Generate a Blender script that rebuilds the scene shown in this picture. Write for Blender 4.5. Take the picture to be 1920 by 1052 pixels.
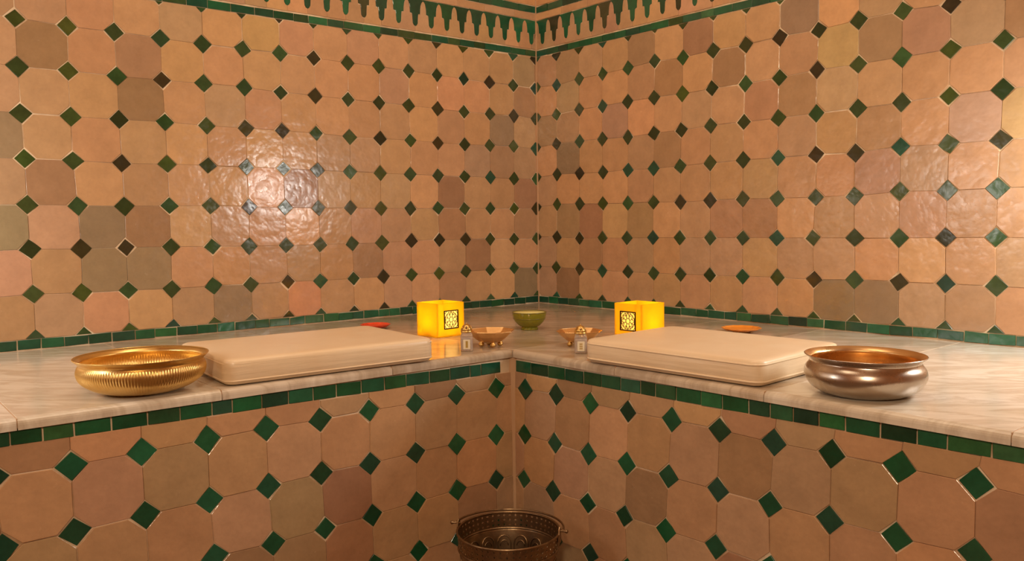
import bpy, bmesh, math, random
from mathutils import Vector, Matrix
random.seed(7)
R=math.radians
sc=bpy.context.scene
for o in list(bpy.data.objects): bpy.data.objects.remove(o)
C=sc.collection
U=.1                       # one tile pitch in metres; FZ = floor level in tile units
FZ=-5.2
def V(x,y,z): return Vector((x*U,y*U,(z-FZ)*U))

# ------------------------------------------------------------ camera
cam=bpy.data.objects.new('camera',bpy.data.cameras.new('camera')); C.objects.link(cam)
yaw,pitch,roll=.69863,-.06537,-.01309
fwd=Vector((math.sin(yaw)*math.cos(pitch),math.cos(yaw)*math.cos(pitch),math.sin(pitch)))
right=Vector((math.cos(yaw),-math.sin(yaw),0)); up=right.cross(fwd)
r2=right*math.cos(roll)+up*math.sin(roll); u2=-right*math.sin(roll)+up*math.cos(roll)
M=Matrix((r2,u2,-fwd)).transposed().to_4x4(); M.translation=V(-18.26489,-20.33477,2.35221)
cam.matrix_world=M
cam.data.sensor_width=36; cam.data.lens=1510.27/1920*36; cam.data.clip_start=.02
sc.camera=cam

# ------------------------------------------------------------ light
W=bpy.data.worlds.new('world'); sc.world=W; W.use_nodes=True
W.node_tree.nodes['Background'].inputs[0].default_value=(1,.62,.36,1)
W.node_tree.nodes['Background'].inputs[1].default_value=.10
sc.view_settings.view_transform='Standard'; sc.view_settings.look='None'
sc.view_settings.gamma=1; sc.view_settings.use_curve_mapping=False
sc.view_settings.exposure=-.30
def lamp(name,kind,loc,energy,col,size,aim=None,spot=None):
    l=bpy.data.lights.new(name,kind); l.energy=energy; l.color=col
    if kind=='AREA': l.shape='DISK'; l.size=size
    else: l.shadow_soft_size=size
    if spot: l.spot_size=R(spot[0]); l.spot_blend=spot[1]
    o=bpy.data.objects.new(name,l); C.objects.link(o); o.location=loc
    if aim is not None: o.rotation_euler=(Vector(aim)-Vector(loc)).to_track_quat('-Z','Y').to_euler()
    return o
WARM=(1,.775,.53)
lamp('ceiling_lamp','AREA',(-1.1,-1.1,2.2),13,WARM,1.1,(-.45,-.45,1.0))
lamp('rear_lamp','AREA',(-2.5,-2.6,1.62),23,WARM,.20,(-.5,-.5,.9))
lamp('right_wall_lamp','POINT',(-.12,-1.60,.87),1.4,(1,.90,.76),.055)
lamp('right_side_light','AREA',(-.15,-1.79,.95),5.2,(1,.96,.90),.20,(-.60,-1.15,.55))
lamp('left_side_light','AREA',(-2.10,-.58,.88),3.2,(1,.94,.86),.32,(-1.3,-.5,.5))
lamp('left_wall_lamp','POINT',(-1.78,-.14,.84),1.5,(1,.90,.76),.04)

# ------------------------------------------------------------ node helpers
def mat(name):
    m=bpy.data.materials.new(name); m.use_nodes=True
    return m,m.node_tree.nodes,m.node_tree.links,m.node_tree.nodes['Principled BSDF']
def tx(n,l,scale=(1,1,1)):
    t=n.new('ShaderNodeTexCoord'); mp=n.new('ShaderNodeMapping'); mp.inputs['Scale'].default_value=scale
    l.new(t.outputs['Object'],mp.inputs[0]); return mp.outputs[0]
def wpos(n,l,scale=(1,1,1)):
    g=n.new('ShaderNodeNewGeometry'); mp=n.new('ShaderNodeMapping'); mp.inputs['Scale'].default_value=scale
    l.new(g.outputs['Position'],mp.inputs[0]); return mp.outputs[0]
def noise(n,l,v,scale,detail=4,rough=.55,dist=0):
    x=n.new('ShaderNodeTexNoise'); x.inputs['Scale'].default_value=scale; x.inputs['Detail'].default_value=detail
    x.inputs['Roughness'].default_value=rough; x.inputs['Distortion'].default_value=dist; l.new(v,x.inputs['Vector']); return x.outputs['Fac']
def ramp(n,l,f,stops):
    r=n.new('ShaderNodeValToRGB'); e=r.color_ramp.elements
    while len(e)<len(stops): e.new(.5)
    for i,(p,c) in enumerate(stops):
        e[i].position=p; e[i].color=(c[0],c[1],c[2],1) if hasattr(c,'__len__') else (c,c,c,1)
    l.new(f,r.inputs[0]); return r.outputs[0]
def mix(n,l,f,a,b,mode='MIX'):
    m=n.new('ShaderNodeMix'); m.data_type='RGBA'; m.blend_type=mode
    for s,val in ((m.inputs[0],f),(m.inputs[6],a),(m.inputs[7],b)):
        if isinstance(val,(int,float)): s.default_value=val
        elif isinstance(val,tuple): s.default_value=(val[0],val[1],val[2],1)
        else: l.new(val,s)
    return m.outputs[2]
def bump(n,l,p,h,strength,dist):
    b=n.new('ShaderNodeBump'); b.inputs['Strength'].default_value=strength; b.inputs['Distance'].default_value=dist
    l.new(h,b.inputs['Height']); l.new(b.outputs[0],p.inputs['Normal']); return b
def simple(name,col,rough=.5,metal=0,**k):
    m,n,l,p=mat(name); p.inputs['Base Color'].default_value=(*col,1); p.inputs['Roughness'].default_value=rough; p.inputs['Metallic'].default_value=metal
    for a,b in k.items(): p.inputs[a.replace('_',' ')].default_value=b
    return m

# glazed hand-cut tile: each piece carries its own glaze colour (object colour)
def glaze(name,rough,mottle,bs):
    m,n,l,p=mat(name); oi=n.new('ShaderNodeObjectInfo'); v=wpos(n,l)
    nz=noise(n,l,v,22,5,.6); nf=noise(n,l,v,140,3,.6)
    c=mix(n,l,1.0,oi.outputs['Color'],ramp(n,l,nz,[(.3,1-mottle),(.7,1+mottle*.45)]),'MULTIPLY')
    c=mix(n,l,1.0,c,ramp(n,l,nf,[(.25,1-mottle*.5),(.6,1.0)]),'MULTIPLY')
    l.new(c,p.inputs['Base Color'])
    l.new(ramp(n,l,noise(n,l,v,60,4),[(.3,rough*.7),(.75,rough*1.5)]),p.inputs['Roughness'])
    add=n.new('ShaderNodeMath'); add.operation='MULTIPLY_ADD'; add.inputs[1].default_value=.12
    l.new(nf,add.inputs[0]); l.new(noise(n,l,v,30,2),add.inputs[2])
    bump(n,l,p,add.outputs[0],1.0,bs); p.inputs['IOR'].default_value=1.5
    return m
M_OCT=glaze('peach_glazed_clay',.19,.12,.0016)
M_GRN=glaze('green_glazed_clay',.16,.30,.0009)
def m_grout():
    m,n,l,p=mat('lime_grout'); v=wpos(n,l)
    l.new(ramp(n,l,noise(n,l,v,9,5),[(.40,(.52,.34,.19)),(.58,(.86,.70,.50))]),p.inputs['Base Color']); p.inputs['Roughness'].default_value=.7
    bump(n,l,p,noise(n,l,v,300,3),.4,.001); return m
M_GROUT=m_grout()
def m_plaster(name,a,b):
    m,n,l,p=mat(name); v=wpos(n,l)
    l.new(ramp(n,l,noise(n,l,v,5,6),[(.3,a),(.7,b)]),p.inputs['Base Color']); p.inputs['Roughness'].default_value=.6
    bump(n,l,p,noise(n,l,v,40,4),.4,.002); return m
M_PLAST=m_plaster('tadelakt_plaster',(.50,.27,.13),(.60,.34,.17))
M_BEAD=m_plaster('corner_mortar',(.50,.30,.16),(.66,.44,.27))
M_FLOOR=m_plaster('floor_plaster',(.16,.09,.05),(.22,.13,.07))
def m_marble():
    m,n,l,p=mat('veined_marble'); oi=n.new('ShaderNodeObjectInfo')
    v=wpos(n,l,(1,1,1)); off=n.new('ShaderNodeVectorMath'); off.operation='MULTIPLY_ADD'
    off.inputs[0].default_value=(0,0,0)
    # stretch along the veining direction (veins run across the picture, slightly turned per slab)
    comb=n.new('ShaderNodeCombineXYZ'); l.new(oi.outputs['Random'],comb.inputs[2])
    sc_=n.new('ShaderNodeVectorMath'); sc_.operation='SCALE'; sc_.inputs['Scale'].default_value=7; l.new(comb.outputs[0],sc_.inputs[0])
    ad=n.new('ShaderNodeVectorMath'); ad.operation='ADD'; l.new(v,ad.inputs[0]); l.new(sc_.outputs[0],ad.inputs[1])
    rot=n.new('ShaderNodeMapping'); rot.inputs['Rotation'].default_value=(0,0,R(47)); l.new(ad.outputs[0],rot.inputs[0])
    mp=n.new('ShaderNodeMapping'); mp.inputs['Scale'].default_value=(1.7,5.5,1); l.new(rot.outputs[0],mp.inputs[0]); vv=mp.outputs[0]
    a=noise(n,l,vv,2.2,8,.62,1.2); b=noise(n,l,vv,1.0,5,.6,.6)
    vein=ramp(n,l,a,[(.42,(1,1,1)),(.495,(.74,.68,.60)),(.515,(.66,.59,.52)),(.60,(1,1,1))])
    base=ramp(n,l,b,[(.30,(.70,.62,.50)),(.5,(.81,.76,.66)),(.66,(.88,.86,.80))])
    c=mix(n,l,.62,base,vein,'MULTIPLY')
    c=mix(n,l,1.0,c,oi.outputs['Color'],'MULTIPLY')
    l.new(c,p.inputs['Base Color']); p.inputs['Roughness'].default_value=.16
    bump(n,l,p,noise(n,l,v,25,3),.25,.0008); return m
M_MARB=m_marble()
def metal(name,c1,c2,rough,scale=30,bs=.0004):
    m,n,l,p=mat(name); v=tx(n,l); f=noise(n,l,v,scale,5,.6)
    l.new(ramp(n,l,f,[(.3,c1),(.7,c2)]),p.inputs['Base Color']); p.inputs['Metallic'].default_value=1
    l.new(ramp(n,l,f,[(.3,rough*1.4),(.7,rough*.8)]),p.inputs['Roughness']); bump(n,l,p,noise(n,l,v,scale*3,3),.4,bs); return m
M_BRASS=metal('polished_brass',(.74,.48,.15),(.86,.61,.24),.30,30,.0001)
M_BRASSD=metal('antique_brass',(.20,.13,.075),(.40,.28,.16),.36,60)
M_COPPER=metal('coppery_brass',(.74,.46,.20),(.92,.62,.30),.30)
M_STEEL=metal('tinned_steel',(.50,.43,.36),(.64,.57,.49),.26,18,.0002)
M_INCOP=metal('copper_lining',(.66,.42,.19),(.80,.54,.27),.30,18)
M_DARKM=simple('dark_bronze',(.045,.022,.008),.4,.8)

# ------------------------------------------------------------ object helpers
def link(name,me,m=None,parent=None):
    o=bpy.data.objects.new(name,me); C.objects.link(o)
    if m is not None and me is not None and len(me.materials)==0: me.materials.append(m)
    if parent: o.parent=parent
    return o
def obj(name,bm,m,parent=None,smooth=False,loc=None,rot=None):
    me=bpy.data.meshes.new(name); bmesh.ops.recalc_face_normals(bm,faces=bm.faces[:]); bm.to_mesh(me); bm.free()
    if smooth:
        for f in me.polygons: f.use_smooth=True
    o=link(name,me,m,parent)
    if loc is not None: o.location=loc
    if rot is not None: o.rotation_euler=rot
    return o
def thing(name,label,cat,loc,rz=0,group=None):
    o=bpy.data.objects.new(name,None); C.objects.link(o); o.location=loc; o.rotation_euler=(0,0,rz); o.empty_display_size=.05
    o['label']=label; o['category']=cat
    if group: o['group']=group
    return o
def box(bm,x0,x1,y0,y1,z0,z1):
    v=[bm.verts.new((x,y,z)) for x in (x0,x1) for y in (y0,y1) for z in (z0,z1)]
    for f in ((0,1,3,2),(4,6,7,5),(0,4,5,1),(2,3,7,6),(0,2,6,4),(1,5,7,3)): bm.faces.new([v[i] for i in f])
def bbox(x0,x1,y0,y1,z0,z1,bev=.003,seg=2):
    bm=bmesh.new(); box(bm,x0,x1,y0,y1,z0,z1)
    if bev: bmesh.ops.bevel(bm,geom=bm.edges[:],offset=bev,segments=seg,affect='EDGES',profile=.6)
    return bm
def lathe(bm,prof,n=64,rf=None,closed=False):
    """prof: (r,z) list; rf(angle,i) scales the radius"""
    rings=[]
    for i,(r,z) in enumerate(prof):
        if r<1e-6: rings.append([bm.verts.new((0,0,z))]); continue
        rings.append([bm.verts.new((r*(rf(2*math.pi*k/n,i) if rf else 1)*math.cos(2*math.pi*k/n),r*(rf(2*math.pi*k/n,i) if rf else 1)*math.sin(2*math.pi*k/n),z)) for k in range(n)])
    pairs=list(zip(rings,rings[1:]))
    if closed: pairs.append((rings[-1],rings[0]))
    for a,b in pairs:
        if len(a)==1 and len(b)==1: continue
        for k in range(n):
            k2=(k+1)%n
            if len(a)==1: bm.faces.new((a[0],b[k],b[k2]))
            elif len(b)==1: bm.faces.new((a[k],a[k2],b[0]))
            else: bm.faces.new((a[k],a[k2],b[k2],b[k]))
def tube(bm,pts,r,n=8,cyc=False,ends=True):
    pts=[Vector(p) for p in pts]; N=len(pts); rings=[]
    rr=r if hasattr(r,'__len__') else [r]*N
    up_=None
    for i,p in enumerate(pts):
        a=pts[(i-1)%N] if (cyc or i) else p; b=pts[(i+1)%N] if (cyc or i<N-1) else p
        t=(b-a).normalized()
        if up_ is None: up_=t.orthogonal().normalized()
        up_=(up_-t*up_.dot(t)); up_=up_.normalized() if up_.length>1e-6 else t.orthogonal().normalized()
        s=t.cross(up_)
        rings.append([bm.verts.new(p+(up_*math.cos(2*math.pi*k/n)+s*math.sin(2*math.pi*k/n))*rr[i]) for k in range(n)])
    pr=list(zip(rings,rings[1:]))
    if cyc: pr.append((rings[-1],rings[0]))
    for a,b in pr:
        for k in range(n): bm.faces.new((a[k],a[(k+1)%n],b[(k+1)%n],b[k]))
    if not cyc and ends: bm.faces.new(rings[0]); bm.faces.new(rings[-1])
def smooth_prof(pts,k=6):
    """Catmull-Rom through a profile"""
    out=[]; P=[pts[0]]+list(pts)+[pts[-1]]
    for i in range(1,len(P)-2):
        p0,p1,p2,p3=[Vector(q) for q in (P[i-1],P[i],P[i+1],P[i+2])]
        for j in range(k):
            t=j/k; q=.5*((2*p1)+(p2-p0)*t+(2*p0-5*p1+4*p2-p3)*t*t+(3*p1-p0-3*p2+p3)*t**3); out.append((max(q[0],0),q[1]))
    out.append(tuple(pts[-1])); return out
# ------------------------------------------------------------ the shell of the room
def struct(name,bm,m):
    o=obj(name,bm,m); o['kind']='structure'; return o
def sbox(name,m,*a):
    bm=bmesh.new(); box(bm,*a); return struct(name,bm,m)
T=.0020                                # how far tiles stand proud of the wall core
GAP=.0003
E=2.75                                 # room size along each wall
sbox('floor',M_FLOOR,-E,0,-E,0,-.08,0)
sbox('ceiling',M_PLAST,-E,0,-E,0,2.45,2.55)
wall_left=sbox('wall_left',M_GROUT,-E,0,0,.12,0,2.45)
wall_right=sbox('wall_right',M_GROUT,0,.12,-E,.12,0,2.45)
sbox('wall_behind_left',M_PLAST,-E-.12,-E,-E,.12,0,2.45)
sbox('wall_behind_right',M_PLAST,-E,.12,-E-.12,-E,0,2.45)

# each tiled face: local u runs away from the corner, w up, n out of the wall
class Face:
    def __init__(s,origin,u,n,parent): s.o=Vector(origin); s.u=Vector(u); s.n=Vector(n); s.p=parent
    def mtx(s,a,b,lift=0):
        m=Matrix((s.u,Vector((0,0,1)),s.n)).transposed()
        m4=m.to_4x4(); m4.translation=s.o+s.u*(a*U)+Vector((0,0,(b-FZ)*U))+s.n*lift
        return m4
F_L=Face((0,0,0),(-1,0,0),(0,-1,0),wall_left)
F_R=Face((0,0,0),(0,-1,0),(-1,0,0),wall_right)
def clip(poly,a,b,c):                   # keep a*x+b*y>=c
    out=[]
    for i in range(len(poly)):
        p,q=poly[i],poly[(i+1)%len(poly)]; dp=a*p[0]+b*p[1]-c; dq=a*q[0]+b*q[1]-c
        if dp>=0: out.append(p)
        if (dp>=0)!=(dq>=0):
            t=dp/(dp-dq); out.append((p[0]+(q[0]-p[0])*t,p[1]+(q[1]-p[1])*t))
    return out
def area(p): return .5*sum(p[i][0]*p[(i+1)%len(p)][1]-p[(i+1)%len(p)][0]*p[i][1] for i in range(len(p)))
def inset(poly,d):                      # convex or mildly concave polygon, counter-clockwise
    n=len(poly); L=[]
    for i in range(n):
        p=Vector(poly[i-1]); q=Vector(poly[i]); r=Vector(poly[(i+1)%n])
        a=(q-p).normalized(); b=(r-q).normalized(); na=Vector((-a.y,a.x)); nb=Vector((-b.y,b.x))
        m=na+nb; k=m.length
        if k<.3: L.append(q+na*d); continue
        m/=k; L.append(q+m*min(d/max(m.dot(na),.35),d*2.2))
    return [tuple(x) for x in L]
def piece_mesh(name,poly,t,m,dome=.0001,tilt=.005,edge=.0006,fan=True,gap=None):
    """poly in tile units round its own origin -> bevelled slab, a little uneven"""
    P=[(x*U,y*U) for x,y in poly]
    if area(P)<0: P=P[::-1]
    tx_,ty_=random.gauss(0,tilt),random.gauss(0,tilt)
    g=inset(P,(gap or GAP)*random.uniform(.6,1.4)); h=inset(g,edge)
    h_=lambda x,y: t+x*tx_+y*ty_
    verts=[(x,y,-.0015) for x,y in g]+[(x,y,h_(x,y)-.0004) for x,y in g]+[(x,y,h_(x,y)) for x,y in h]
    n=len(P); F=[]
    for k in (0,n):
        for i in range(n): j=(i+1)%n; F.append((k+i,k+j,k+n+j,k+n+i))
    if fan:
        cx=sum(x for x,y in h)/n; cy=sum(y for x,y in h)/n
        verts.append((cx,cy,h_(cx,cy)+dome))
        for i in range(n): F.append((2*n+i,2*n+(i+1)%n,3*n))
    else: F.append(tuple(range(2*n,3*n)))
    me=bpy.data.meshes.new(name); me.from_pydata(verts,[],F); me.materials.append(m)
    return me
def piece(face,name,poly,col,m=None,t=T,parent=None,**k):
    if len(poly)<3 or abs(area(poly))<.004: return
    cx=sum(p[0] for p in poly)/len(poly); cy=sum(p[1] for p in poly)/len(poly)
    loc=[(p[0]-cx,p[1]-cy) for p in poly]
    mt=face.mtx(cx,cy)
    if mt.to_3x3().determinant()<0:     # left wall: mirror so the mesh stays right-handed
        loc=[(-x,y) for x,y in loc]; mt=mt@Matrix.Diagonal((-1,1,1,1))
    me=piece_mesh(name,loc,t+random.gauss(0,.00035),m,**k)
    o=bpy.data.objects.new(name,me); C.objects.link(o)
    o.matrix_world=mt; o.parent=parent or face.p
    if (parent or face.p).type=='EMPTY': o.matrix_parent_inverse=(parent or face.p).matrix_basis.inverted()
    o.color=(*col,1); return o
def jit(c,a,b=.02):
    f=1+random.gauss(0,a); return tuple(max(.004,x*f*(1+random.gauss(0,b))) for x in c)
OCTS=[(.56,.335,.180)]*6+[(.54,.34,.20)]*4+[(.60,.36,.19)]*3+[(.49,.315,.18)]*2+[(.44,.27,.15)]
GREY=(.35,.25,.15); BROWN=(.39,.23,.13); YEL=(.60,.38,.18)
GRNS=[(.048,.075,.024)]*4+[(.042,.090,.032)]*3+[(.048,.040,.016)]*2+[(.026,.095,.055),(.065,.090,.02)]
GRNL=[(.018,.115,.052)]*4+[(.018,.080,.042)]*3+[(.028,.135,.048),(.04,.13,.06)]
def lattice(txt,coef,ks,js):
    (a,b,c),(d,e,f)=coef; P={}
    for k in ks:
        for j in js: P[k,j]=[a*k+b*j+c, d*k+e*j+f]
    for j,s in txt.items():
        for q in s.split():
            k,x,z=map(int,q.split(',')); P[k,j]=[x/100,z/100]
    return P
def field(face,P,ks,js,special,greens,bottom,top,h=.232,parent=None,octs=OCTS,minu=.03,smin=0):
    """octagons between the lattice points, small squares set diagonally on the points;
       bottom(s), top(s): where the strips cut the field"""
    def cut(poly):
        s=sum(p[0] for p in poly)/len(poly)
        poly=clip(poly,1,0,minu)
        if len(poly)<3: return poly
        poly=clip(poly,0,1,bottom(s)); 
        if len(poly)<3: return poly
        return clip(poly,0,-1,-top(s))
    for k in ks[:-1]:
        for j in js[:-1]:
            q=[Vector(P[k,j]),Vector(P[k+1,j]),Vector(P[k+1,j+1]),Vector(P[k,j+1])]; poly=[]
            for i in range(4):
                a,b=q[i],q[(i+1)%4]; L=(b-a).length; hh=h+random.gauss(0,.006)
                poly+=[tuple(a+(b-a)*hh/L),tuple(b-(b-a)*hh/L)]
            col=special.get((k,j)) or random.choice(octs)
            pw=.55 if (face is F_R and k>5 and j>2) else (.4 if face is F_L and k>9 and j>3 else .2)
            piece(face,'octagonal_tile',cut(poly),jit(col,.05,.03),M_OCT,parent=parent,gap=.0013 if random.random()<pw else .0003)
    for k in ks:
        for j in js:
            c=Vector(P[k,j]); g=h-.012+random.gauss(0,.007); r=random.gauss(0,.05)
            poly=[(c.x+g*(1+random.gauss(0,.04))*math.cos(r+i*math.pi/2),c.y+g*(1+random.gauss(0,.04))*math.sin(r+i*math.pi/2)) for i in range(4)]
            piece(face,'diamond_tile',cut(poly),jit(random.choice(greens),.16,.08),M_GRN,parent=parent,dome=.00005,tilt=.006,edge=.0004,gap=.0005)
def strip(face,joints,z0,z1,name='border_tile',parent=None,cols=GRNL,gap=.007,sk=.01):
    for a,b in zip(joints,joints[1:]):
        if b-a<.08: continue
        e=lambda: random.gauss(0,sk)
        poly=[(a+gap+e()*.6,z0(a)+e()),(b-gap+e()*.6,z0(b)+e()),(b-gap+e()*.6,z1(b)+e()),(a+gap+e()*.6,z1(a)+e())]
        piece(face,name,poly,jit(random.choice(cols),.2,.08),M_GRN,parent=parent,dome=.0001,tilt=.01,t=T+.0004)
def joints(start,end,w,known=()):
    J=list(known)
    if not J: J=[start]
    while J[0]>start+w*.5:
        n=J[0]-w*random.uniform(.8,1.2); J.insert(0,n if n>start+w*.5 else start)
    while J[-1]<end: J.append(J[-1]+w*random.uniform(.8,1.2))
    return J
SMAX=20
LAT_A = {1: '1,109,102 2,210,101 3,309,100 4,411,100 5,511,99 6,607,98 7,705,98 8,808,97 9,902,99 10,1004,98 11,1101,99 12,1202,98 13,1301,100 14,1399,100 15,1496,103', 2: '1,107,198 2,208,200 3,307,201 4,408,201 5,509,200 6,610,197 7,707,196 8,805,196 9,904,196 10,1005,197 11,1100,198 12,1200,200 13,1302,201 14,1397,200 15,1498,202', 3: '1,105,298 2,206,298 3,309,297 4,410,298 5,510,296 6,611,296 7,709,297 8,807,296 9,904,297 10,1002,298 11,1101,300 12,1200,299 13,1301,298 14,1400,298 15,1499,299', 4: '1,104,396 2,204,397 3,307,397 4,408,397 5,508,397 6,610,397 7,708,398 8,807,399 9,905,400 10,1004,400 11,1103,400 12,1201,399 13,1303,397 14,1405,399 15,1500,399', 5: '1,104,501 2,205,499 3,305,496 4,406,496 5,505,498 6,607,496 7,706,495 8,807,499 9,905,499 10,1003,499 11,1103,498 12,1202,500 13,1305,498 14,1405,497 15,1502,497', 6: '1,102,601 2,203,598 3,305,597 4,405,598 5,508,599 6,608,599 7,708,599 8,807,599 9,906,599 10,1003,602 11,1106,601 12,1205,599 13,1305,597 14,1406,598 15,1504,597', 7: '1,103,699 2,203,697 3,305,698 4,405,699 5,506,700 6,607,701 7,707,699 8,808,700 9,905,700 10,1005,698 11,1106,697 12,1205,697 13,1307,698 14,1404,696 15,1504,699'}
LAT_B = {1: '1,90,103 2,197,101 3,298,99 4,404,98 5,503,98 6,600,98 7,701,99 8,804,100 9,906,101 10,1006,100 11,1108,103 12,1211,103 13,1310,103 14,1409,102', 2: '1,94,202 2,199,199 3,299,200 4,400,200 5,501,201 6,598,201 7,701,201 8,804,201 9,904,201 10,1002,201 11,1107,201 12,1209,201 13,1308,202 14,1406,203', 3: '1,96,310 2,200,309 3,302,306 4,405,304 5,503,304 6,600,301 7,701,302 8,803,303 9,904,300 10,1008,299 11,1105,298 12,1209,305 13,1310,302 14,1407,303', 4: '1,97,408 2,201,405 3,303,402 4,405,403 5,504,401 6,600,401 7,700,403 8,804,404 9,905,402 10,1008,402 11,1106,398 12,1209,404 13,1310,401 14,1410,401', 5: '1,96,507 2,202,506 3,301,504 4,406,500 5,506,502 6,603,501 7,702,503 8,805,501 9,905,500 10,1007,500 11,1109,500 12,1210,501 13,1309,502 14,1412,502', 6: '1,97,602 2,201,606 3,302,604 4,406,605 5,506,603 6,607,600 7,705,601 8,809,599 9,907,600 10,1008,604 11,1110,600 12,1209,600 13,1310,600 14,1412,600', 7: '1,98,696 2,202,701 3,303,701 4,407,702 5,508,706 6,609,699 7,709,701 8,810,698 9,908,700 10,1011,697 11,1109,700 12,1209,700 13,1308,693'}
LAT_C = {-3: '0,51,-291 1,152,-290 2,249,-292 3,347,-294 4,443,-295 5,540,-296 6,639,-292', -2: '0,49,-195 1,151,-195 2,248,-195 3,349,-196 4,447,-194 5,545,-196 6,644,-197 7,742,-197 8,839,-199 9,929,-199', -1: '0,47,-97 1,150,-96 2,248,-99 3,348,-97 4,447,-98 5,546,-96 6,644,-98 7,744,-99 8,840,-100'}
LAT_D = {-3: '0,32,-292 1,122,-297 2,220,-296 3,314,-296 4,410,-295 5,514,-293', -2: '0,35,-197 1,128,-197 2,222,-199 3,320,-197 4,416,-198 5,517,-197 6,613,-196 7,711,-194 8,807,-192 9,905,-186', -1: '0,40,-101 1,133,-98 2,227,-100 3,323,-100 4,423,-98 5,521,-97 6,620,-98 7,713,-96 8,810,-94 9,905,-94'}
J_front_left= [0.35, 0.87, 1.15, 1.65, 2.14, 2.67, 3.15, 3.64, 4.14, 4.59, 5.05, 5.52, 6.02, 6.35, 6.85, 7.33, 7.84, 8.34, 8.74, 9.14]
J_front_right= [0.58, 1.1, 1.59, 2.11, 2.58, 3.06, 3.53, 3.87, 4.33, 4.84, 5.26, 5.75, 6.13, 6.52, 6.93, 7.33, 7.83, 8.32, 8.7, 9.22]
J_wall_left= [7.55, 8.01, 8.56, 9.0, 9.57, 9.96, 10.5, 10.95, 11.45, 11.94, 12.46, 12.9, 13.41, 13.91, 14.4, 14.86, 15.32]
J_wall_right= [2.39, 2.95, 3.75, 4.5, 5.31, 6.02, 6.55, 6.95, 7.48, 7.87, 8.31, 8.86, 9.39, 9.89, 10.33, 10.88, 11.4, 11.92, 12.43, 12.96, 13.5, 13.97, 14.48]

def sl(a,b,m=99): return lambda s: a+b*min(s,m)
one=lambda s:99
# ---- upper walls
spL={(14,6):BROWN,(12,5):BROWN,(10,0):GREY,(13,1):GREY,(12,1):GREY,(13,2):GREY,(12,2):BROWN,(15,2):GREY,(1,5):GREY,(0,3):BROWN,(3,3):BROWN,(3,2):BROWN,(8,3):BROWN,(9,4):YEL,(11,6):YEL,(0,0):GREY,(14,3):BROWN,(15,4):GREY,(9,7):YEL,(8,7):(.5,.29,.18),(10,7):YEL,(2,1):BROWN}
spR={(1,4):GREY,(2,2):BROWN,(6,7):BROWN,(7,7):YEL,(9,7):GREY,(7,6):BROWN,(10,0):GREY,(11,0):GREY,(1,0):BROWN,(12,6):(.46,.28,.17),(12,3):(.5,.31,.19),(13,4):(.5,.34,.23),(2,3):YEL,(3,2):YEL,(10,6):YEL,(9,6):(.5,.3,.17)}
tL0,bL0=sl(.035,0),sl(-.178,0)
topL=sl(8.02,-.0150); topR=sl(8.01,-.0142)
for F,LAT,co,sp,tp in ((F_L,LAT_A,((.9959,.0009,.0792),(.0003,.999,-.0131)),spL,topL),(F_R,LAT_B,((1.009,.0077,-.0515),(-.0021,.999,.0348)),spR,topR)):
    ks=list(range(-1,SMAX)); js=list(range(0,9))
    P=lattice(LAT,co,ks+[SMAX],js)
    for k in ks:
        P[k,0][1]=.01
        if k>=1 and (k,7) in P: P[k,8]=[P[k,7][0],P[k,7][1]+.99]
        if k>=1: P[k,0][0]=P[k,1][0]
    field(F,P,ks,js,sp,GRNS,sl(.045,0),tp)
strip(F_L,joints(.04,SMAX,.45,J_wall_left),bL0,tL0,sk=.007)
strip(F_R,joints(.04,SMAX,.45,J_wall_right),bL0,tL0,sk=.007)
for F,tp in ((F_L,topL),(F_R,topR)):
    strip(F,joints(.04,SMAX,.52),lambda s:tp(s)+.008,lambda s:tp(s)+.205,cols=GRNL+GRNS[4:7],sk=.003,gap=.004)
    # stepped merlon frieze: green pendants between pale crenels
    pitch=.572 if F is F_L else .56; s0=.22 if F is F_L else .33
    zt=lambda s: tp(s)+1.18; H=.79
    gp=[(.5,0),(.5,.045),(.40,.12),(.345,.22),(.315,.36),(.30,.53),(.185,.55),(.165,.66),(.145,.9),(.08,.975)]
    green=[(x,t) for x,t in gp]+[(0,1.0)]+[(-x,t) for x,t in gp[::-1]]
    pk=[(.0,.055),(.07,.085),(.13,.16),(.16,.25),(.185,.38),(.195,.56),(.32,.58),(.335,.68),(.355,.9),(.42,.985),(.5,1.02),(.5,1.19)]
    pink=pk+[(-x,t) for x,t in pk[::-1][:-1]]
    for i in range(-1,35):
        s=s0+i*pitch; z=zt(s)
        a=clip([(s+x*pitch,z-t*H) for x,t in green],1,0,.03)
        piece(F,'green_merlon_tile',a,jit(random.choice(GRNL[:5]+[(.045,.05,.02)]),.2,.06),M_GRN,fan=False,edge=.0006)
        s+=pitch/2
        b=clip([(s+x*pitch,z-t*H) for x,t in pink],1,0,.03)
        piece(F,'peach_merlon_tile',b,jit(random.choice(OCTS),.07,.03),M_OCT,fan=False,edge=.0006)
    for a,b in zip(*(lambda J:(J,J[1:]))(joints(.04,SMAX,1.1))):
        piece(F,'peach_border_tile',[(a,zt(a)+.015),(b,zt(b)+.015),(b,zt(b)+.235),(a,zt(a)+.235)],jit(random.choice(OCTS),.05,.03),M_OCT)
    strip(F,joints(.04,SMAX,.62),lambda s:zt(s)+.25,lambda s:zt(s)+.47,cols=GRNL)
    for a,b in zip(*(lambda J:(J,J[1:]))(joints(.04,SMAX,1.6))):
        piece(F,'plaster_band',[(a,zt(a)+.49),(b,zt(b)+.49),(b,zt(b)+1.6),(a,zt(a)+1.6)],(.66,.37,.17),M_OCT)
# pale mortar line in the corner
bm=bmesh.new(); box(bm,-.0052,0,-.0052,0,.5,1.9); o=obj('trim_corner',bm,M_BEAD); o['kind']='structure'

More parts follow.
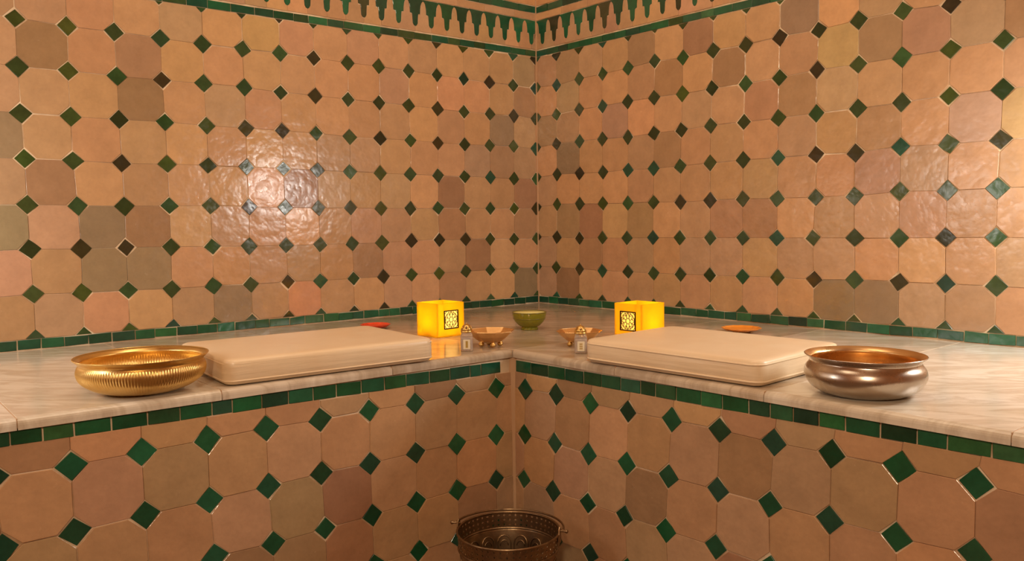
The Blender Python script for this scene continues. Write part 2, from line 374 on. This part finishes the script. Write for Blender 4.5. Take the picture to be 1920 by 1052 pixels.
# ---- bench: masonry core, marble slabs, tiled fronts
BZ=-.2; BD=7.4
bench=thing('masonry_bench','L-shaped built-in bench with veined marble top and green and peach tiled front','bench',(0,0,0))
bm=bmesh.new(); e=.002; d=BD*U
pts=[(-e,-e),(-E+e,-e),(-E+e,-d),(-d,-d),(-d,-E+e),(-e,-E+e)]
lo=[bm.verts.new((x,y,.0005)) for x,y in pts]; hi=[bm.verts.new((x,y,(BZ-.168-FZ)*U)) for x,y in pts]
bm.faces.new(lo); bm.faces.new(hi)
for i in range(6): bm.faces.new((lo[i],lo[(i+1)%6],hi[(i+1)%6],hi[i]))
obj('masonry_core',bm,M_GROUT,bench)
def slab(poly,front,col):
    """poly: outline in tile units; front: indices i of edges (i,i+1) that are rounded"""
    bm=bmesh.new(); z1=(BZ-FZ)*U; z0=z1-.0165
    lo=[bm.verts.new((x*U,y*U,z0)) for x,y in poly]; hi=[bm.verts.new((x*U,y*U,z1)) for x,y in poly]
    n=len(poly); bm.faces.new(lo); bm.faces.new(hi)
    for i in range(n): bm.faces.new((lo[i],lo[(i+1)%n],hi[(i+1)%n],hi[i]))
    ed=[e for i in front for e in bm.edges if set(e.verts)=={hi[i],hi[(i+1)%n]}]
    bmesh.ops.bevel(bm,geom=ed,offset=.0095,segments=5,affect='EDGES',profile=.5)
    rest=[e for e in bm.edges if e.calc_face_angle(0)>1.2 and min(v.co.z for v in e.verts)>z1-.0002]
    if rest: bmesh.ops.bevel(bm,geom=rest,offset=.0007,segments=1,affect='EDGES')
    o=obj('marble_slab',bm,M_MARB,bench); o.color=(*col,1); return o
OV=BD+.07; g=.007
XL=[-E/U+.02,-23.3,-19.9,-16.45,-13.6,-10.4,-OV]
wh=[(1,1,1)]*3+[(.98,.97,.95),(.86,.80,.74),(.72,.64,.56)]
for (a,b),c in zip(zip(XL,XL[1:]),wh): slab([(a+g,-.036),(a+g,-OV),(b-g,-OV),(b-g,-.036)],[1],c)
YR=[-OV,-10.35,-13.45,-16.85,-20.3,-23.8,-E/U+.02]
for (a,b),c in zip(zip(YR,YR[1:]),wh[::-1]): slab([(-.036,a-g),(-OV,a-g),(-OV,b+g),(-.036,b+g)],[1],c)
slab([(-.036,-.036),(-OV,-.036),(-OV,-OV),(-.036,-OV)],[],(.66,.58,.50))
zj=(BZ-FZ)*U
for x in XL[1:]:
    bm=bmesh.new(); box(bm,(x-g)*U+.0001,(x+g)*U-.0001,-OV*U+.002,-.0037,zj-.014,zj-.0006); obj('joint_mortar',bm,M_BEAD,bench)
for y in YR[:-1]:
    bm=bmesh.new(); box(bm,-OV*U+.002,-.0037,(y-g)*U+.0001,(y+g)*U-.0001,zj-.014,zj-.0006); obj('joint_mortar',bm,M_BEAD,bench)
F_BL=Face((-BD*U,-BD*U,0),(-1,0,0),(0,-1,0),bench)
F_BR=Face((-BD*U,-BD*U,0),(0,-1,0),(-1,0,0),bench)
sb=sl(-.665,.010,14)
for F,LAT,co in ((F_BL,LAT_C,((.9837,.0095,.5348),(-.0016,.9782,.0179))),(F_BR,LAT_D,((.9678,.0455,.4859),(.003,.9788,-.0317)))):
    ks=list(range(-1,18)); js=list(range(-5,1))
    field(F,lattice(LAT,co,ks+[18],js),ks,js,{(1,-1):BROWN,(3,-3):BROWN,(9,-3):GREY,(5,-4):BROWN},GRNL[:7],lambda s:FZ+.03,sb,parent=bench,minu=.06,octs=OCTS)
strip(F_BL,joints(.10,17,.5,J_front_left),sb,lambda s:min(sb(s)+.235,-.375),parent=bench,gap=.009,sk=.004)
strip(F_BR,joints(.10,17,.5,J_front_right),sb,lambda s:min(sb(s)+.235,-.375),parent=bench,gap=.009,sk=.004)
# mortar fillet in the re-entrant corner, tapering out downwards
bm=bmesh.new(); cols_=[]
for z,w in ((-.372,.115),(-1.2,.095),(-2.0,.07),(-2.8,.045),(-3.1,.025),(-5.15,.02)):
    w+=T/U*.6; c0=-BD
    cols_.append([bm.verts.new(V(c0+.01,c0+.01,z)),bm.verts.new(V(c0-w,c0+.01,z)),bm.verts.new(V(c0-w*.75,c0-w*.22,z)),bm.verts.new(V(c0-w*.22,c0-w*.75,z)),bm.verts.new(V(c0+.01,c0-w,z))])
for a,b in zip(cols_,cols_[1:]):
    for i in range(5): bm.faces.new((a[i],a[(i+1)%5],b[(i+1)%5],b[i]))
bm.faces.new(cols_[0]); bm.faces.new(cols_[-1])
obj('corner_fillet',bm,M_BEAD,bench,smooth=False)
# ------------------------------------------------------------ things on the bench
def P3(x,y,z=BZ): return V(x,y,z)
ZB=(BZ-FZ)*U+.0002
# folded vinyl mats
def m_vinyl():
    m,n,l,p=mat('cream_vinyl'); v=tx(n,l)
    l.new(ramp(n,l,noise(n,l,v,14,4),[(.3,(.86,.67,.44)),(.7,(.90,.74,.52))]),p.inputs['Base Color']); p.inputs['Roughness'].default_value=.32
    mp=n.new('ShaderNodeMapping'); mp.inputs['Scale'].default_value=(3,3,40); l.new(v,mp.inputs[0])
    bump(n,l,p,noise(n,l,mp.outputs[0],3,4),.35,.003); return m
M_VINYL=m_vinyl()
def superell(a,b,r,n=10):
    out=[]
    for cx,cy,s in ((a-r,b-r,0),(-a+r,b-r,1),(-a+r,-b+r,2),(a-r,-b+r,3)):
        for i in range(n+1):
            t=math.pi/2*(s+i/n); out.append((cx+r*math.cos(t),cy+r*math.sin(t)))
    return out
def mattress(label,loc,rz,L,Wd,H,seed):
    t=thing('massage_mattress',label,'mattress',loc,rz,'cream mattresses on the bench'); rnd=random.Random(seed)
    bm=bmesh.new(); a,b=L/2,Wd/2; r=.022; rings=[]
    prof=[(-.012,.0006),(-.0055,.002),(-.0018,.0065),(0,.012),(.0004,H*.5),(0,H-.010),(-.0008,H-.0055),(-.0028,H-.0022),(-.007,H-.0006),(-.018,H)]
    for off,z in prof:
        ring=[]
        base=superell(a+off,b+off,max(r+off,.006))
        for i,(x,y) in enumerate(base):
            w=.0012*math.sin(x*21+seed)+.0010*math.sin(y*27+seed*2)
            zz=z+(z/H)*(.0012*math.sin(x*9+seed)+.001*math.cos(y*11))
            ring.append(bm.verts.new((x+w*(z/H),y+w*(z/H),zz)))
        rings.append(ring)
    for p,q in zip(rings,rings[1:]):
        n=len(p)
        for i in range(n): bm.faces.new((p[i],p[(i+1)%n],q[(i+1)%n],q[i]))
    bm.faces.new(rings[0])
    inner=rings[-1]
    for s in (.8,.55,.3):
        nr=[bm.verts.new((v.co.x*s,v.co.y*s,H+.0018*(1-s))) for v in rings[-1]]; n=len(nr)
        for i in range(n): bm.faces.new((inner[i],inner[(i+1)%n],nr[(i+1)%n],nr[i]))
        inner=nr
    bm.faces.new(inner)
    obj('cover',bm,M_VINYL,t,smooth=True)
    for z in (.0085,H-.0080):
        bm=bmesh.new(); path=[Vector((x,y,z+(z/H)*(.0012*math.sin(x*9+seed)+.001*math.cos(y*11)))) for x,y in superell(a-.0004,b-.0004,r,10)]
        tube(bm,path,.0016,6,cyc=True); obj('piping',bm,M_VINYL,t,smooth=True)
    return t
mattress('cream rectangular vinyl mattress beside the gold fluted bowl, on the left bench run',V(-11.40,-6.03,BZ)+Vector((0,0,.0003)),R(-3.5),.400,.286,.045,1)
mattress('cream rectangular vinyl mattress beside the silver bowl, on the right bench run',V(-6.08,-11.42,BZ)+Vector((0,0,.0003)),R(-87),.368,.280,.044,4)

# fluted gold bowl
def bowl(root,prof,m,name,n=96,rf=None):
    bm=bmesh.new(); lathe(bm,prof,n,rf); return obj(name,bm,m,root,smooth=True)
def shell(outer,th):
    inner=[(max(r-th,0),z+(th if i<3 else 0)) for i,(r,z) in enumerate(outer)]
    return inner
c=U
t=thing('fluted_bowl','round gold brass bowl with fine vertical flutes, left of the left mattress','bowl',V(-14.55,-6.60,BZ)+Vector((0,0,.0003)))
out=smooth_prof([(0,.0),(.048,.0),(.058,.0012),(.080,.0075),(.099,.019),(.1052,.031),(.1035,.040),(.1005,.0445),(.1015,.0475),(.1080,.0525)],4)
inn=[(r-.0016 if r>.002 else 0,z+.0016 if z<.052 else z) for r,z in out][::-1]
N=1120
def flute(a,i): 
    return FL[i]*(.5+.5*math.cos(a*140))*-.008+1 if FL[i] else 1
def wmask(z): return max(0,min(1,(z-.004)/.008))*max(0,min(1,(.0425-z)/.006))
prof=out+[(.1088,.0533),(.1078,.0540)]+inn
FL=[wmask(z) for r,z in prof]
bowl(t,prof,M_BRASS,'bowl_body',N,flute)
bm=bmesh.new(); lathe(bm,smooth_prof([(.0992,.0452),(.1008,.0485),(.1070,.0530),(.1086,.0545),(.1096,.0532),(.1022,.0470),(.1008,.0440)],4),128,closed=True)
obj('flared_rim',bm,M_BRASS,t,smooth=True)
t.scale=(.92,.92,1.08)
# silver bowl
t=thing('silver_bowl','round tinned silver bowl with copper-coloured lining and flared lip, right end of the bench','bowl',V(-6.51,-14.55,BZ)+Vector((0,0,.0003)))
out=smooth_prof([(0,0),(.056,0),(.068,.002),(.086,.012),(.0965,.029),(.0955,.042),(.0895,.0515),(.0880,.0560),(.0910,.0600),(.0965,.0640)],7)
bm=bmesh.new(); lathe(bm,out+[(.0970,.0650),(.0962,.0656)],128); obj('bowl_body',bm,M_STEEL,t,smooth=True)
inn=[(r-.0014 if r>.002 else 0,z+.0014) for r,z in out if z<.0640][::-1]
bm=bmesh.new(); lathe(bm,[(.0958,.0655)]+[q for q in inn if q[1]<.0642],128); obj('lining',bm,M_INCOP,t,smooth=True)

t.scale=(.885,.885,.90)
# small green bowl
M_GB=simple('olive_glaze',(.21,.19,.012),.22,0)
M_GI=simple('bright_yellow_green_glaze',(.80,.74,.10),.25,0)
M_GC=simple('pale_yellow_soap',(.97,.93,.36),.3,0)
M_GR=simple('brown_green_lip',(.16,.13,.015),.3,0)
t=thing('ceramic_bowl','small olive green ceramic bowl on a foot ring in the corner of the bench','bowl',V(-5.0,-5.2,BZ)+Vector((0,0,.0003)))
out=smooth_prof([(.0175,0),(.0215,0),(.0215,.0035),(.0195,.0055),(.027,.010),(.0370,.020),(.0415,.031),(.0430,.0405)],5)
bm=bmesh.new(); lathe(bm,[(0,.003)]+out,72); obj('bowl_body',bm,M_GB,t,smooth=True)
inn=[(r-.003,z+.003) for r,z in out if .0055<z<.037][::-1]
bm=bmesh.new(); lathe(bm,[(.0405,.0392)]+inn+[(0,.0095)],72); obj('inside_glaze',bm,M_GI,t,smooth=True)
bm=bmesh.new(); lathe(bm,[(.0404,.0390),(.0400,.0396),(0,.0398)],72); obj('contents',bm,M_GC,t,smooth=True)
bm=bmesh.new(); tube(bm,[(.0420*math.cos(a*math.pi/32),.0420*math.sin(a*math.pi/32),.0398) for a in range(64)],.0014,8,cyc=True); obj('lip',bm,M_GR,t,smooth=True)
bm=bmesh.new(); tube(bm,[(.0402*math.cos(a*math.pi/32),.0402*math.sin(a*math.pi/32),.0262) for a in range(64)],.0009,6,cyc=True); obj('raised_line',bm,M_GR,t,smooth=True)

t.scale=(1,1,1.08)
# footed brass dishes
def dish(label,loc,rz,r,h,nside):
    t=thing('footed_dish',label,'dish',loc,rz,'brass footed dishes'); bm=bmesh.new()
    prof=[(0,.009),(.020,.009),(.027,.0115),(.040,.021),(r-.001,h-.0006),(r,h),(r-.0015,h+.0005),(.0395,.0235),(.026,.0138),(0,.0118)]
    prof=[(a*r/.052 if a not in (r,) else a,b*h/.032) if a<.045 else (a,b) for a,b in prof]
    lathe(bm,prof,nside); obj('dish_body',bm,M_COPPER,t)
    bm=bmesh.new(); tube(bm,[(r*.985*math.cos(2*math.pi*k/nside),r*.985*math.sin(2*math.pi*k/nside),h) for k in range(nside)],.0014,6,cyc=True); obj('rolled_rim',bm,M_COPPER,t)
    for k in range(4):
        a=math.pi/4+k*math.pi/2; bm=bmesh.new()
        lathe(bm,smooth_prof([(0,0),(.0040,.0006),(.0062,.005),(.0042,.0088),(.0035,.0105),(0,.011)],3),16)
        obj('ball_foot',bm,M_BRASS,t,smooth=True,loc=(.0205*math.cos(a),.0205*math.sin(a),0))
    return t
dish('eight-sided copper-brass footed dish between the left glass jar and the green bowl',V(-7.50,-6.78,BZ)+Vector((0,0,.0003)),R(18),.052,.034,8)
dish('eight-sided copper-brass footed dish behind the right glass jar',V(-6.15,-8.13,BZ)+Vector((0,0,.0003)),R(8),.049,.033,8)

# little glass jars with pierced domed caps
def m_glass():
    m,n,l,p=mat('pressed_glass'); p.inputs['Base Color'].default_value=(1,.96,.92,1); p.inputs['Roughness'].default_value=.12
    p.inputs['Transmission Weight'].default_value=.85; p.inputs['IOR'].default_value=1.4; bump(n,l,p,noise(n,l,tx(n,l),150,2),.3,.001); return m
M_GLASS=m_glass()
M_CREAM=simple('milky_soap',(.66,.50,.38),.45,0)
M_LAB=simple('cream_label',(.80,.70,.50),.5,0); M_LABG=simple('gold_print',(.50,.34,.08),.35,.3)
def jar(label,loc,rz,bar):
    t=thing('glass_jar',label,'jar',loc,rz,'domed glass jars'); s=.0128
    def sq(s_,z,rd=.35,n=4):
        return [(x,y,z) for x,y in superell(s_,s_,s_*rd,n)]
    def loft(bm,secs,cap0=True,cap1=True):
        rs=[[bm.verts.new(p) for p in q] for q in secs]
        for a,b in zip(rs,rs[1:]):
            for i in range(len(a)): bm.faces.new((a[i],a[(i+1)%len(a)],b[(i+1)%len(a)],b[i]))
        if cap0: bm.faces.new(rs[0])
        if cap1: bm.faces.new(rs[-1])
    bm=bmesh.new(); loft(bm,[sq(.0118,0),sq(s,.0015),sq(s,.030),sq(.0122,.034),sq(.0108,.0365),sq(.0108,.0395)])
    body=obj('glass_body',bm,M_GLASS,t,smooth=False)
    bm=bmesh.new(); loft(bm,[sq(.0098,.0022),sq(.0105,.0035),sq(.0105,.0275),sq(.0095,.029)]); obj('contents',bm,M_CREAM,t)
    bm=bmesh.new(); box(bm,-.0072,.0072,-s-.0006,-s-.0001,.005,.025); lab=obj('label',bm,M_LAB,t)
    bm=bmesh.new()
    if bar: box(bm,-.0022,.0026,-s-.0010,-s-.0006,.008,.022)
    else:
        for z in (.009,.0135,.018): box(bm,-.0026,-.0004,-s-.0010,-s-.0006,z,z+.003); box(bm,.0006,.0028,-s-.0010,-s-.0006,z,z+.003)
    obj('label_print',bm,M_LABG,lab)
    # cap: ribbed collar, pierced dome, finial
    bm=bmesh.new(); lathe(bm,[(0,.0385),(.0118,.0385),(.0122,.0395),(.0122,.0425),(.0112,.0435),(0,.0435)],32,lambda a,i:1+.02*math.cos(a*16)); obj('cap_collar',bm,M_BRASS,t,smooth=True)
    bm=bmesh.new(); nl,nm=18,5
    grid=[[Vector((math.cos(2*math.pi*k/nl)*.0121*math.cos(math.pi/2*i/(nm+1)),math.sin(2*math.pi*k/nl)*.0121*math.cos(math.pi/2*i/(nm+1)),.0435+.0124*math.sin(math.pi/2*i/(nm+1)))) for k in range(nl)] for i in range(nm+1)]
    vs=[[bm.verts.new(p) for p in r_] for r_ in grid]
    for i in range(nm):
        for k in range(nl):
            q=[vs[i][k],vs[i][(k+1)%nl],vs[i+1][(k+1)%nl],vs[i+1][k]]
            if k%3==1 and i in (1,2): continue        # arched openings
            bm.faces.new(q)
    top=bm.verts.new((0,0,.0561))
    for k in range(nl): bm.faces.new((vs[nm][k],vs[nm][(k+1)%nl],top))
    cap=obj('pierced_dome',bm,M_BRASS,t,smooth=True); md=cap.modifiers.new('s','SOLIDIFY'); md.thickness=.0008; md.offset=-1
    bm=bmesh.new(); lathe(bm,[(0,.0554),(.0012,.0557),(.0009,.0566),(.0015,.0575),(.0008,.0584),(0,.0590)],12); obj('finial',bm,M_BRASS,t,smooth=True)
    return t
jar('tiny square glass jar with domed brass cap, at the right end of the left mattress',V(-8.26,-6.93,BZ)+Vector((0,0,.0003)),R(-38),True)
jar('tiny square glass jar with domed brass cap, close beside the right mattress',V(-6.78,-8.80,BZ)+Vector((0,0,.0003)),R(-42),False)

# yellow candle lanterns
def m_pane():
    m=bpy.data.materials.new('amber_frosted_pane'); m.use_nodes=True; n=m.node_tree.nodes; l=m.node_tree.links; n.clear()
    o=n.new('ShaderNodeOutputMaterial'); d=n.new('ShaderNodeBsdfDiffuse'); t=n.new('ShaderNodeBsdfTranslucent'); g=n.new('ShaderNodeBsdfGlossy')
    d.inputs[0].default_value=(.85,.62,.01,1); t.inputs[0].default_value=(1,.71,.012,1); g.inputs['Roughness'].default_value=.2; g.inputs[0].default_value=(1,.95,.8,1)
    a=n.new('ShaderNodeMixShader'); a.inputs[0].default_value=.62; l.new(d.outputs[0],a.inputs[1]); l.new(t.outputs[0],a.inputs[2])
    b=n.new('ShaderNodeMixShader'); b.inputs[0].default_value=.05; l.new(a.outputs[0],b.inputs[1]); l.new(g.outputs[0],b.inputs[2]); l.new(b.outputs[0],o.inputs[0]); return m
M_PANE=m_pane()
def m_clear():
    m=bpy.data.materials.new('pale_frosted_window'); m.use_nodes=True; n=m.node_tree.nodes; l=m.node_tree.links; n.clear()
    o=n.new('ShaderNodeOutputMaterial'); d=n.new('ShaderNodeBsdfDiffuse'); t=n.new('ShaderNodeBsdfTranslucent')
    d.inputs[0].default_value=(.9,.8,.5,1); t.inputs[0].default_value=(1,.93,.62,1)
    a=n.new('ShaderNodeMixShader'); a.inputs[0].default_value=.9; l.new(d.outputs[0],a.inputs[1]); l.new(t.outputs[0],a.inputs[2]); l.new(a.outputs[0],o.inputs[0]); return m
M_WIN=m_clear()
M_WAX=simple('candle_wax',(.85,.75,.5),.5,0)
M_FLAME,n_,l_,p_=mat('flame'); p_.inputs['Emission Color'].default_value=(1,.55,.15,1); p_.inputs['Emission Strength'].default_value=60
def lantern(label,loc,rz,ornface,cdx,cdy,energy):
    """open-topped cube of amber panes; ornface: 'y' = -y side, 'x' = -x side carries the pierced plate"""
    t=thing('candle_lantern',label,'lantern',loc,rz,'yellow candle lanterns'); s=.040; th=.0022; H=.080
    w=.0205 if ornface=='y' else .0215; z0,z1=.0195,.0615; off=.0005
    def pane(axis,sgn,hole):
        bm=bmesh.new()
        def q(u0,u1,za,zb):
            if axis=='y': box(bm,u0,u1,sgn*s-(th if sgn>0 else 0),sgn*s+(th if sgn<0 else 0),za,zb)
            else: box(bm,sgn*s-(th if sgn>0 else 0),sgn*s+(th if sgn<0 else 0),u0,u1,za,zb)
        e=s if axis=='y' else s-th-.0001
        if hole is None: q(-e,e,.003,H)
        else:
            uc=hole; q(-e,uc-w,.003,H); q(uc+w,e,.003,H); q(uc-w,uc+w,.003,z0); q(uc-w,uc+w,z1,H)
        return obj('glass_pane',bm,M_PANE,t)
    hy=off if ornface=='y' else None; hx=off if ornface=='x' else None
    pane('y',-1,hy); pane('y',1,None); pane('x',-1,hx); pane('x',1,None)
    obj('base_plate',bbox(-s,s,-s,s,0,.003,.0006,1),M_PANE,t)
    # pierced ornament in local plane coordinates (u,z)
    h0=(z0+z1)/2; hh=(z1-z0)/2
    def pl(u,z,d):
        return (off+u,-s-d,z) if ornface=='y' else (-s-d,off*1.0+u,z)
    def bar(bm,a,b,wd,d0,d1):
        a=Vector(a);b=Vector(b); dd=(b-a).normalized(); nn=Vector((-dd.y,dd.x))*wd/2
        f=[a+nn,b+nn,b-nn,a-nn]; v=[bm.verts.new(pl(p.x,p.y,d)) for d in (d0,d1) for p in f]
        bm.faces.new(v[:4]); bm.faces.new(v[4:])
        for i in range(4): bm.faces.new((v[i],v[(i+1)%4],v[4+(i+1)%4],v[4+i]))
        bm=bmesh.new()
    bm=bmesh.new()
    for a,b in (((-w-.001,z0),(w+.001,z0)),((-w-.001,z1),(w+.001,z1)),((-w,z0),(-w,z1)),((w,z0),(w,z1))): bar(bm,a,b,.0026,-.0006,.0016)
    fr=obj('ornament_frame',bm,M_DARKM,t)
    bm=bmesh.new(); c=Vector((0,h0))
    for k in range(8):
        a=k*math.pi/4+math.pi/8; d=Vector((math.cos(a)*w/ hh*hh,math.sin(a)*hh)); 
        bar(bm,c+d*.30,c+d*.92,.0011,-.0002,.0010)
        a2=a+math.pi/4; e_=Vector((math.cos(a2)*w,math.sin(a2)*hh))
        m_=Vector((math.cos(a+math.pi/8)*w,math.sin(a+math.pi/8)*hh))
        bar(bm,c+d*.55,c+m_*.92,.0010,-.0002,.0010); bar(bm,c+e_*.55,c+m_*.92,.0010,-.0002,.0010)
        bar(bm,c+d*.30,c+e_*.30,.0012,-.0002,.0010); bar(bm,c+d*.92,c+e_*.92,.0009,-.0002,.0010)
    for sx in (-1,1):
        for sz in (-1,1):
            bar(bm,(sx*w,h0+sz*hh*.62),(sx*w*.62,h0+sz*hh),.0010,-.0002,.0010)
    obj('pierced_rosette',bm,M_DARKM,fr)
    bm=bmesh.new(); v=[bm.verts.new(pl(u,z,d)) for d in (-.0016,-.0006) for u,z in ((-w,z0),(w,z0),(w,z1),(-w,z1))]
    bm.faces.new(v[:4]); bm.faces.new(v[4:])
    for i in range(4): bm.faces.new((v[i],v[(i+1)%4],v[4+(i+1)%4],v[4+i]))
    obj('pale_window',bm,M_WIN,t)
    bm=bmesh.new(); lathe(bm,[(0,.0032),(.0175,.0032),(.018,.004),(.018,.017),(.0165,.0175),(.004,.0165),(0,.0165)],24); cn=obj('candle',bm,M_WAX,t,smooth=False,loc=(cdx,cdy,0))
    bm=bmesh.new(); lathe(bm,smooth_prof([(0,.0175),(.0028,.021),(.0032,.025),(.0016,.031),(0,.037)],3),12); obj('flame',bm,M_FLAME,cn,smooth=True)
    lo=lamp('candle_light','POINT',(0,0,0),energy,(1,.80,.45),.006); lo.parent=t; lo.location=(cdx,cdy,.041)
lantern('glowing yellow cube candle lantern right of the left mattress, pierced plate on its right face',V(-7.22,-4.50,BZ)+Vector((0,0,.0003)),R(3),'y',-.014,.0,.42)
lantern('glowing yellow cube candle lantern behind the right mattress, pierced plate on its left face',V(-4.20,-8.12,BZ)+Vector((0,0,.0003)),R(2),'x',.0,-.014,.42)

# two shallow coloured saucers by the walls
def saucer(label,loc,r,col,col2,h,seed):
    t=thing('soap_saucer',label,'saucer',loc,0)
    mm=simple('saucer_glaze_%s'%('red' if seed else 'amber'),col,.25,0,Coat_Weight=.5); m2=simple('saucer_foot_%s'%('red' if seed else 'amber'),col2,.35,0)
    sc_=lambda a,i:1+.03*math.cos(a*12)
    bm=bmesh.new(); lathe(bm,smooth_prof([(0,.003),(r*.45,.003),(r*.7,.0045),(r*.92,h*.75),(r,h),(r*.96,h+.0008),(r*.85,h*.72),(r*.6,.0058),(0,.0052)],4),72,sc_); obj('dish_body',bm,mm,t,smooth=True)
    bm=bmesh.new(); lathe(bm,[(r*.40,.0),(r*.46,0),(r*.47,.0032),(r*.38,.0032)],48,closed=True); obj('foot_ring',bm,m2,t,smooth=False)
saucer('shallow red-orange scalloped saucer lying behind the left mattress',V(-7.72,-2.3,BZ)+Vector((0,0,.0003)),.038,(.80,.075,.02),(.10,.03,.01),.0120,1)
saucer('shallow amber-orange scalloped saucer lying behind the right mattress',V(-1.85,-9.25,BZ)+Vector((0,0,.0003)),.0455,(.85,.30,.03),(.5,.25,.06),.0105,0)

# ------------------------------------------------------------ pierced bucket on the floor
bx,by=-9.02,-9.13; H=.200
t=thing('pierced_bucket','antique brass bucket with pierced bands and swing handle, on the floor in the bench corner','bucket',V(bx,by,FZ)+Vector((0,0,.0004)),R(45))
def ringband(name,r0,z0,r1,z1,n,rows,par,hole=.55,th=.0011,star=False):
    """band of cells, each with a diamond- or leaf-shaped hole cut right through"""
    bm=bmesh.new(); g={}
    def vt(a,f):
        k=(round(a*8)%(n*8),round(f*100))
        if k not in g:
            rr=r0+(r1-r0)*f; an=2*math.pi*a/n; g[k]=bm.verts.new((rr*math.cos(an),rr*math.sin(an),z0+(z1-z0)*f))
        return g[k]
    for j in range(rows):
        for k in range(n):
            f0,f1=j/rows,(j+1)/rows; fm=(f0+f1)/2; sh=0
            c=[vt(k,f0),vt(k+.5,f0),vt(k+1,f0),vt(k+1,fm),vt(k+1,f1),vt(k+.5,f1),vt(k,f1),vt(k,fm)]
            hw=hole/2; hf=(f1-f0)*hole/2*(1.25 if (k+j)%2 else .8)
            hw2=hw*(.8 if (k+j)%2 else 1.25)
            def hv(da,df):
                an=2*math.pi*(k+.5+da)/n; f=fm+df; rr=r0+(r1-r0)*f; return bm.verts.new((rr*math.cos(an),rr*math.sin(an),z0+(z1-z0)*f))
            h=[hv(-hw2*.45,-hf*.45),hv(0,-hf),hv(hw2*.45,-hf*.45),hv(hw2,0),hv(hw2*.45,hf*.45),hv(0,hf),hv(-hw2*.45,hf*.45),hv(-hw2,0)]
            for i in range(8): bm.faces.new((c[i],c[(i+1)%8],h[(i+1)%8],h[i]))
    o=obj(name,bm,M_BRASSD,par,smooth=False); md=o.modifiers.new('s','SOLIDIFY'); md.thickness=th; md.offset=-1; return o
rt=.0945
ringband('pierced_band',.0915,.170,rt,.1975,52,3,t,hole=.5)
bm=bmesh.new(); tube(bm,[(rt*math.cos(a*math.pi/48),rt*math.sin(a*math.pi/48),.1985) for a in range(96)],.0022,8,cyc=True); obj('rim_wire',bm,M_BRASSD,t,smooth=True)
bm=bmesh.new(); lathe(bm,smooth_prof([(0,.002),(.060,.002),(.066,.006),(.069,.03),(.078,.09),(.0865,.145),(.0905,.163),(.0925,.168),(.0920,.1705)],5)+[(.0905,.1705)]+smooth_prof([(.0890,.164),(.0850,.145),(.0765,.09),(.0675,.03),(.064,.0075),(0,.0045)],5),96); obj('bucket_body',bm,M_BRASSD,t,smooth=True)
bm=bmesh.new(); tube(bm,[(.0915*math.cos(a*math.pi/48),.0915*math.sin(a*math.pi/48),.168) for a in range(96)],.0026,8,cyc=True); obj('raised_hoop',bm,M_BRASSD,t,smooth=True)
bm=bmesh.new(); lathe(bm,[(.060,0),(.070,0),(.071,.004),(.066,.010),(.058,.006)],72,closed=True); obj('foot_ring',bm,M_BRASSD,t,smooth=True)
# embossed arcade, on the inside and the outside wall
def wall_r(z): return .078+(z-.09)*(.0865-.078)/.055 if z<.145 else .0865+(z-.145)*.004/.018
for inside in (True,False):
    bm=bmesh.new()
    for k in range(16):
        a0=2*math.pi*(k+.5)/16; hwid=2*math.pi/16*.40
        def cp(a,z):
            r=wall_r(z)+(-.0030 if inside else .0004); return (r*math.cos(a),r*math.sin(a),z)
        path=[cp(a0-hwid,z) for z in (.100,.120,.141)]+[cp(a0-hwid*math.cos(q*math.pi/8),.141+.015*math.sin(q*math.pi/8)) for q in range(1,8)]+[cp(a0+hwid,z) for z in (.141,.120,.100)]
        tube(bm,path,.0012,5)
        path=[cp(a0-hwid*.6*math.cos(q*math.pi/8),.137+.010*math.sin(q*math.pi/8)) for q in range(0,9)]
        tube(bm,path,.0009,5)
        for q in range(3): tube(bm,[cp(a0+(q-1)*hwid*.4,.104),cp(a0+(q-1)*hwid*.4,.126)],.0008,5)
    obj('embossed_arcade',bm,M_BRASSD,t,smooth=True)
# ears, pins and the swing handle lying back along the rim
ea=R(-45-45+0)   # local direction of the picture's right
for sgn in (-1,1):
    a=R(-90-17+8)+ (0 if sgn>0 else math.pi); d=Vector((math.cos(a),math.sin(a),0)); s_=Vector((-d.y,d.x,0)); b0=d*(rt+.0005)
    bm=bmesh.new(); sec=[]
    for off in (0,.0022):
        o_=d*off
        sec.append([bm.verts.new(b0+o_+s_*x+Vector((0,0,z))) for x,z in ((-.009,.182),(.009,.182),(.0085,.200),(.0055,.2085),(0,.212),(-.0055,.2085),(-.0085,.200))])
    bm.faces.new(sec[0]); bm.faces.new(sec[1])
    for i in range(7): bm.faces.new((sec[0][i],sec[0][(i+1)%7],sec[1][(i+1)%7],sec[1][i]))
    ear=obj('handle_ear',bm,M_BRASSD,t)
    bm=bmesh.new(); p=b0+Vector((0,0,.2045)); tube(bm,[p-d*.002,p+d*.004,p+d*.010,p+d*.0135,p+d*.0155,p+d*.017],[.0018,.0018,.0018,.0034,.0034,.0012],10); obj('pivot_pin',bm,M_BRASSD,ear,smooth=True)
a=R(-90-17+8); d=Vector((math.cos(a),math.sin(a),0)); s_=Vector((-d.y,d.x,0))
if (Matrix.Rotation(R(45),3,'Z')@s_).dot(Vector((1,1,0)))<0: s_=-s_
path=[]
for i in range(33):
    q=math.pi*i/32; path.append(d*((rt+.0075)*math.cos(q))+s_*((rt+.0065)*math.sin(q))+Vector((0,0,.2045-.003*math.sin(q))))
bm=bmesh.new(); tube(bm,path,.0020,8); obj('swing_handle',bm,M_BRASSD,t,smooth=True)
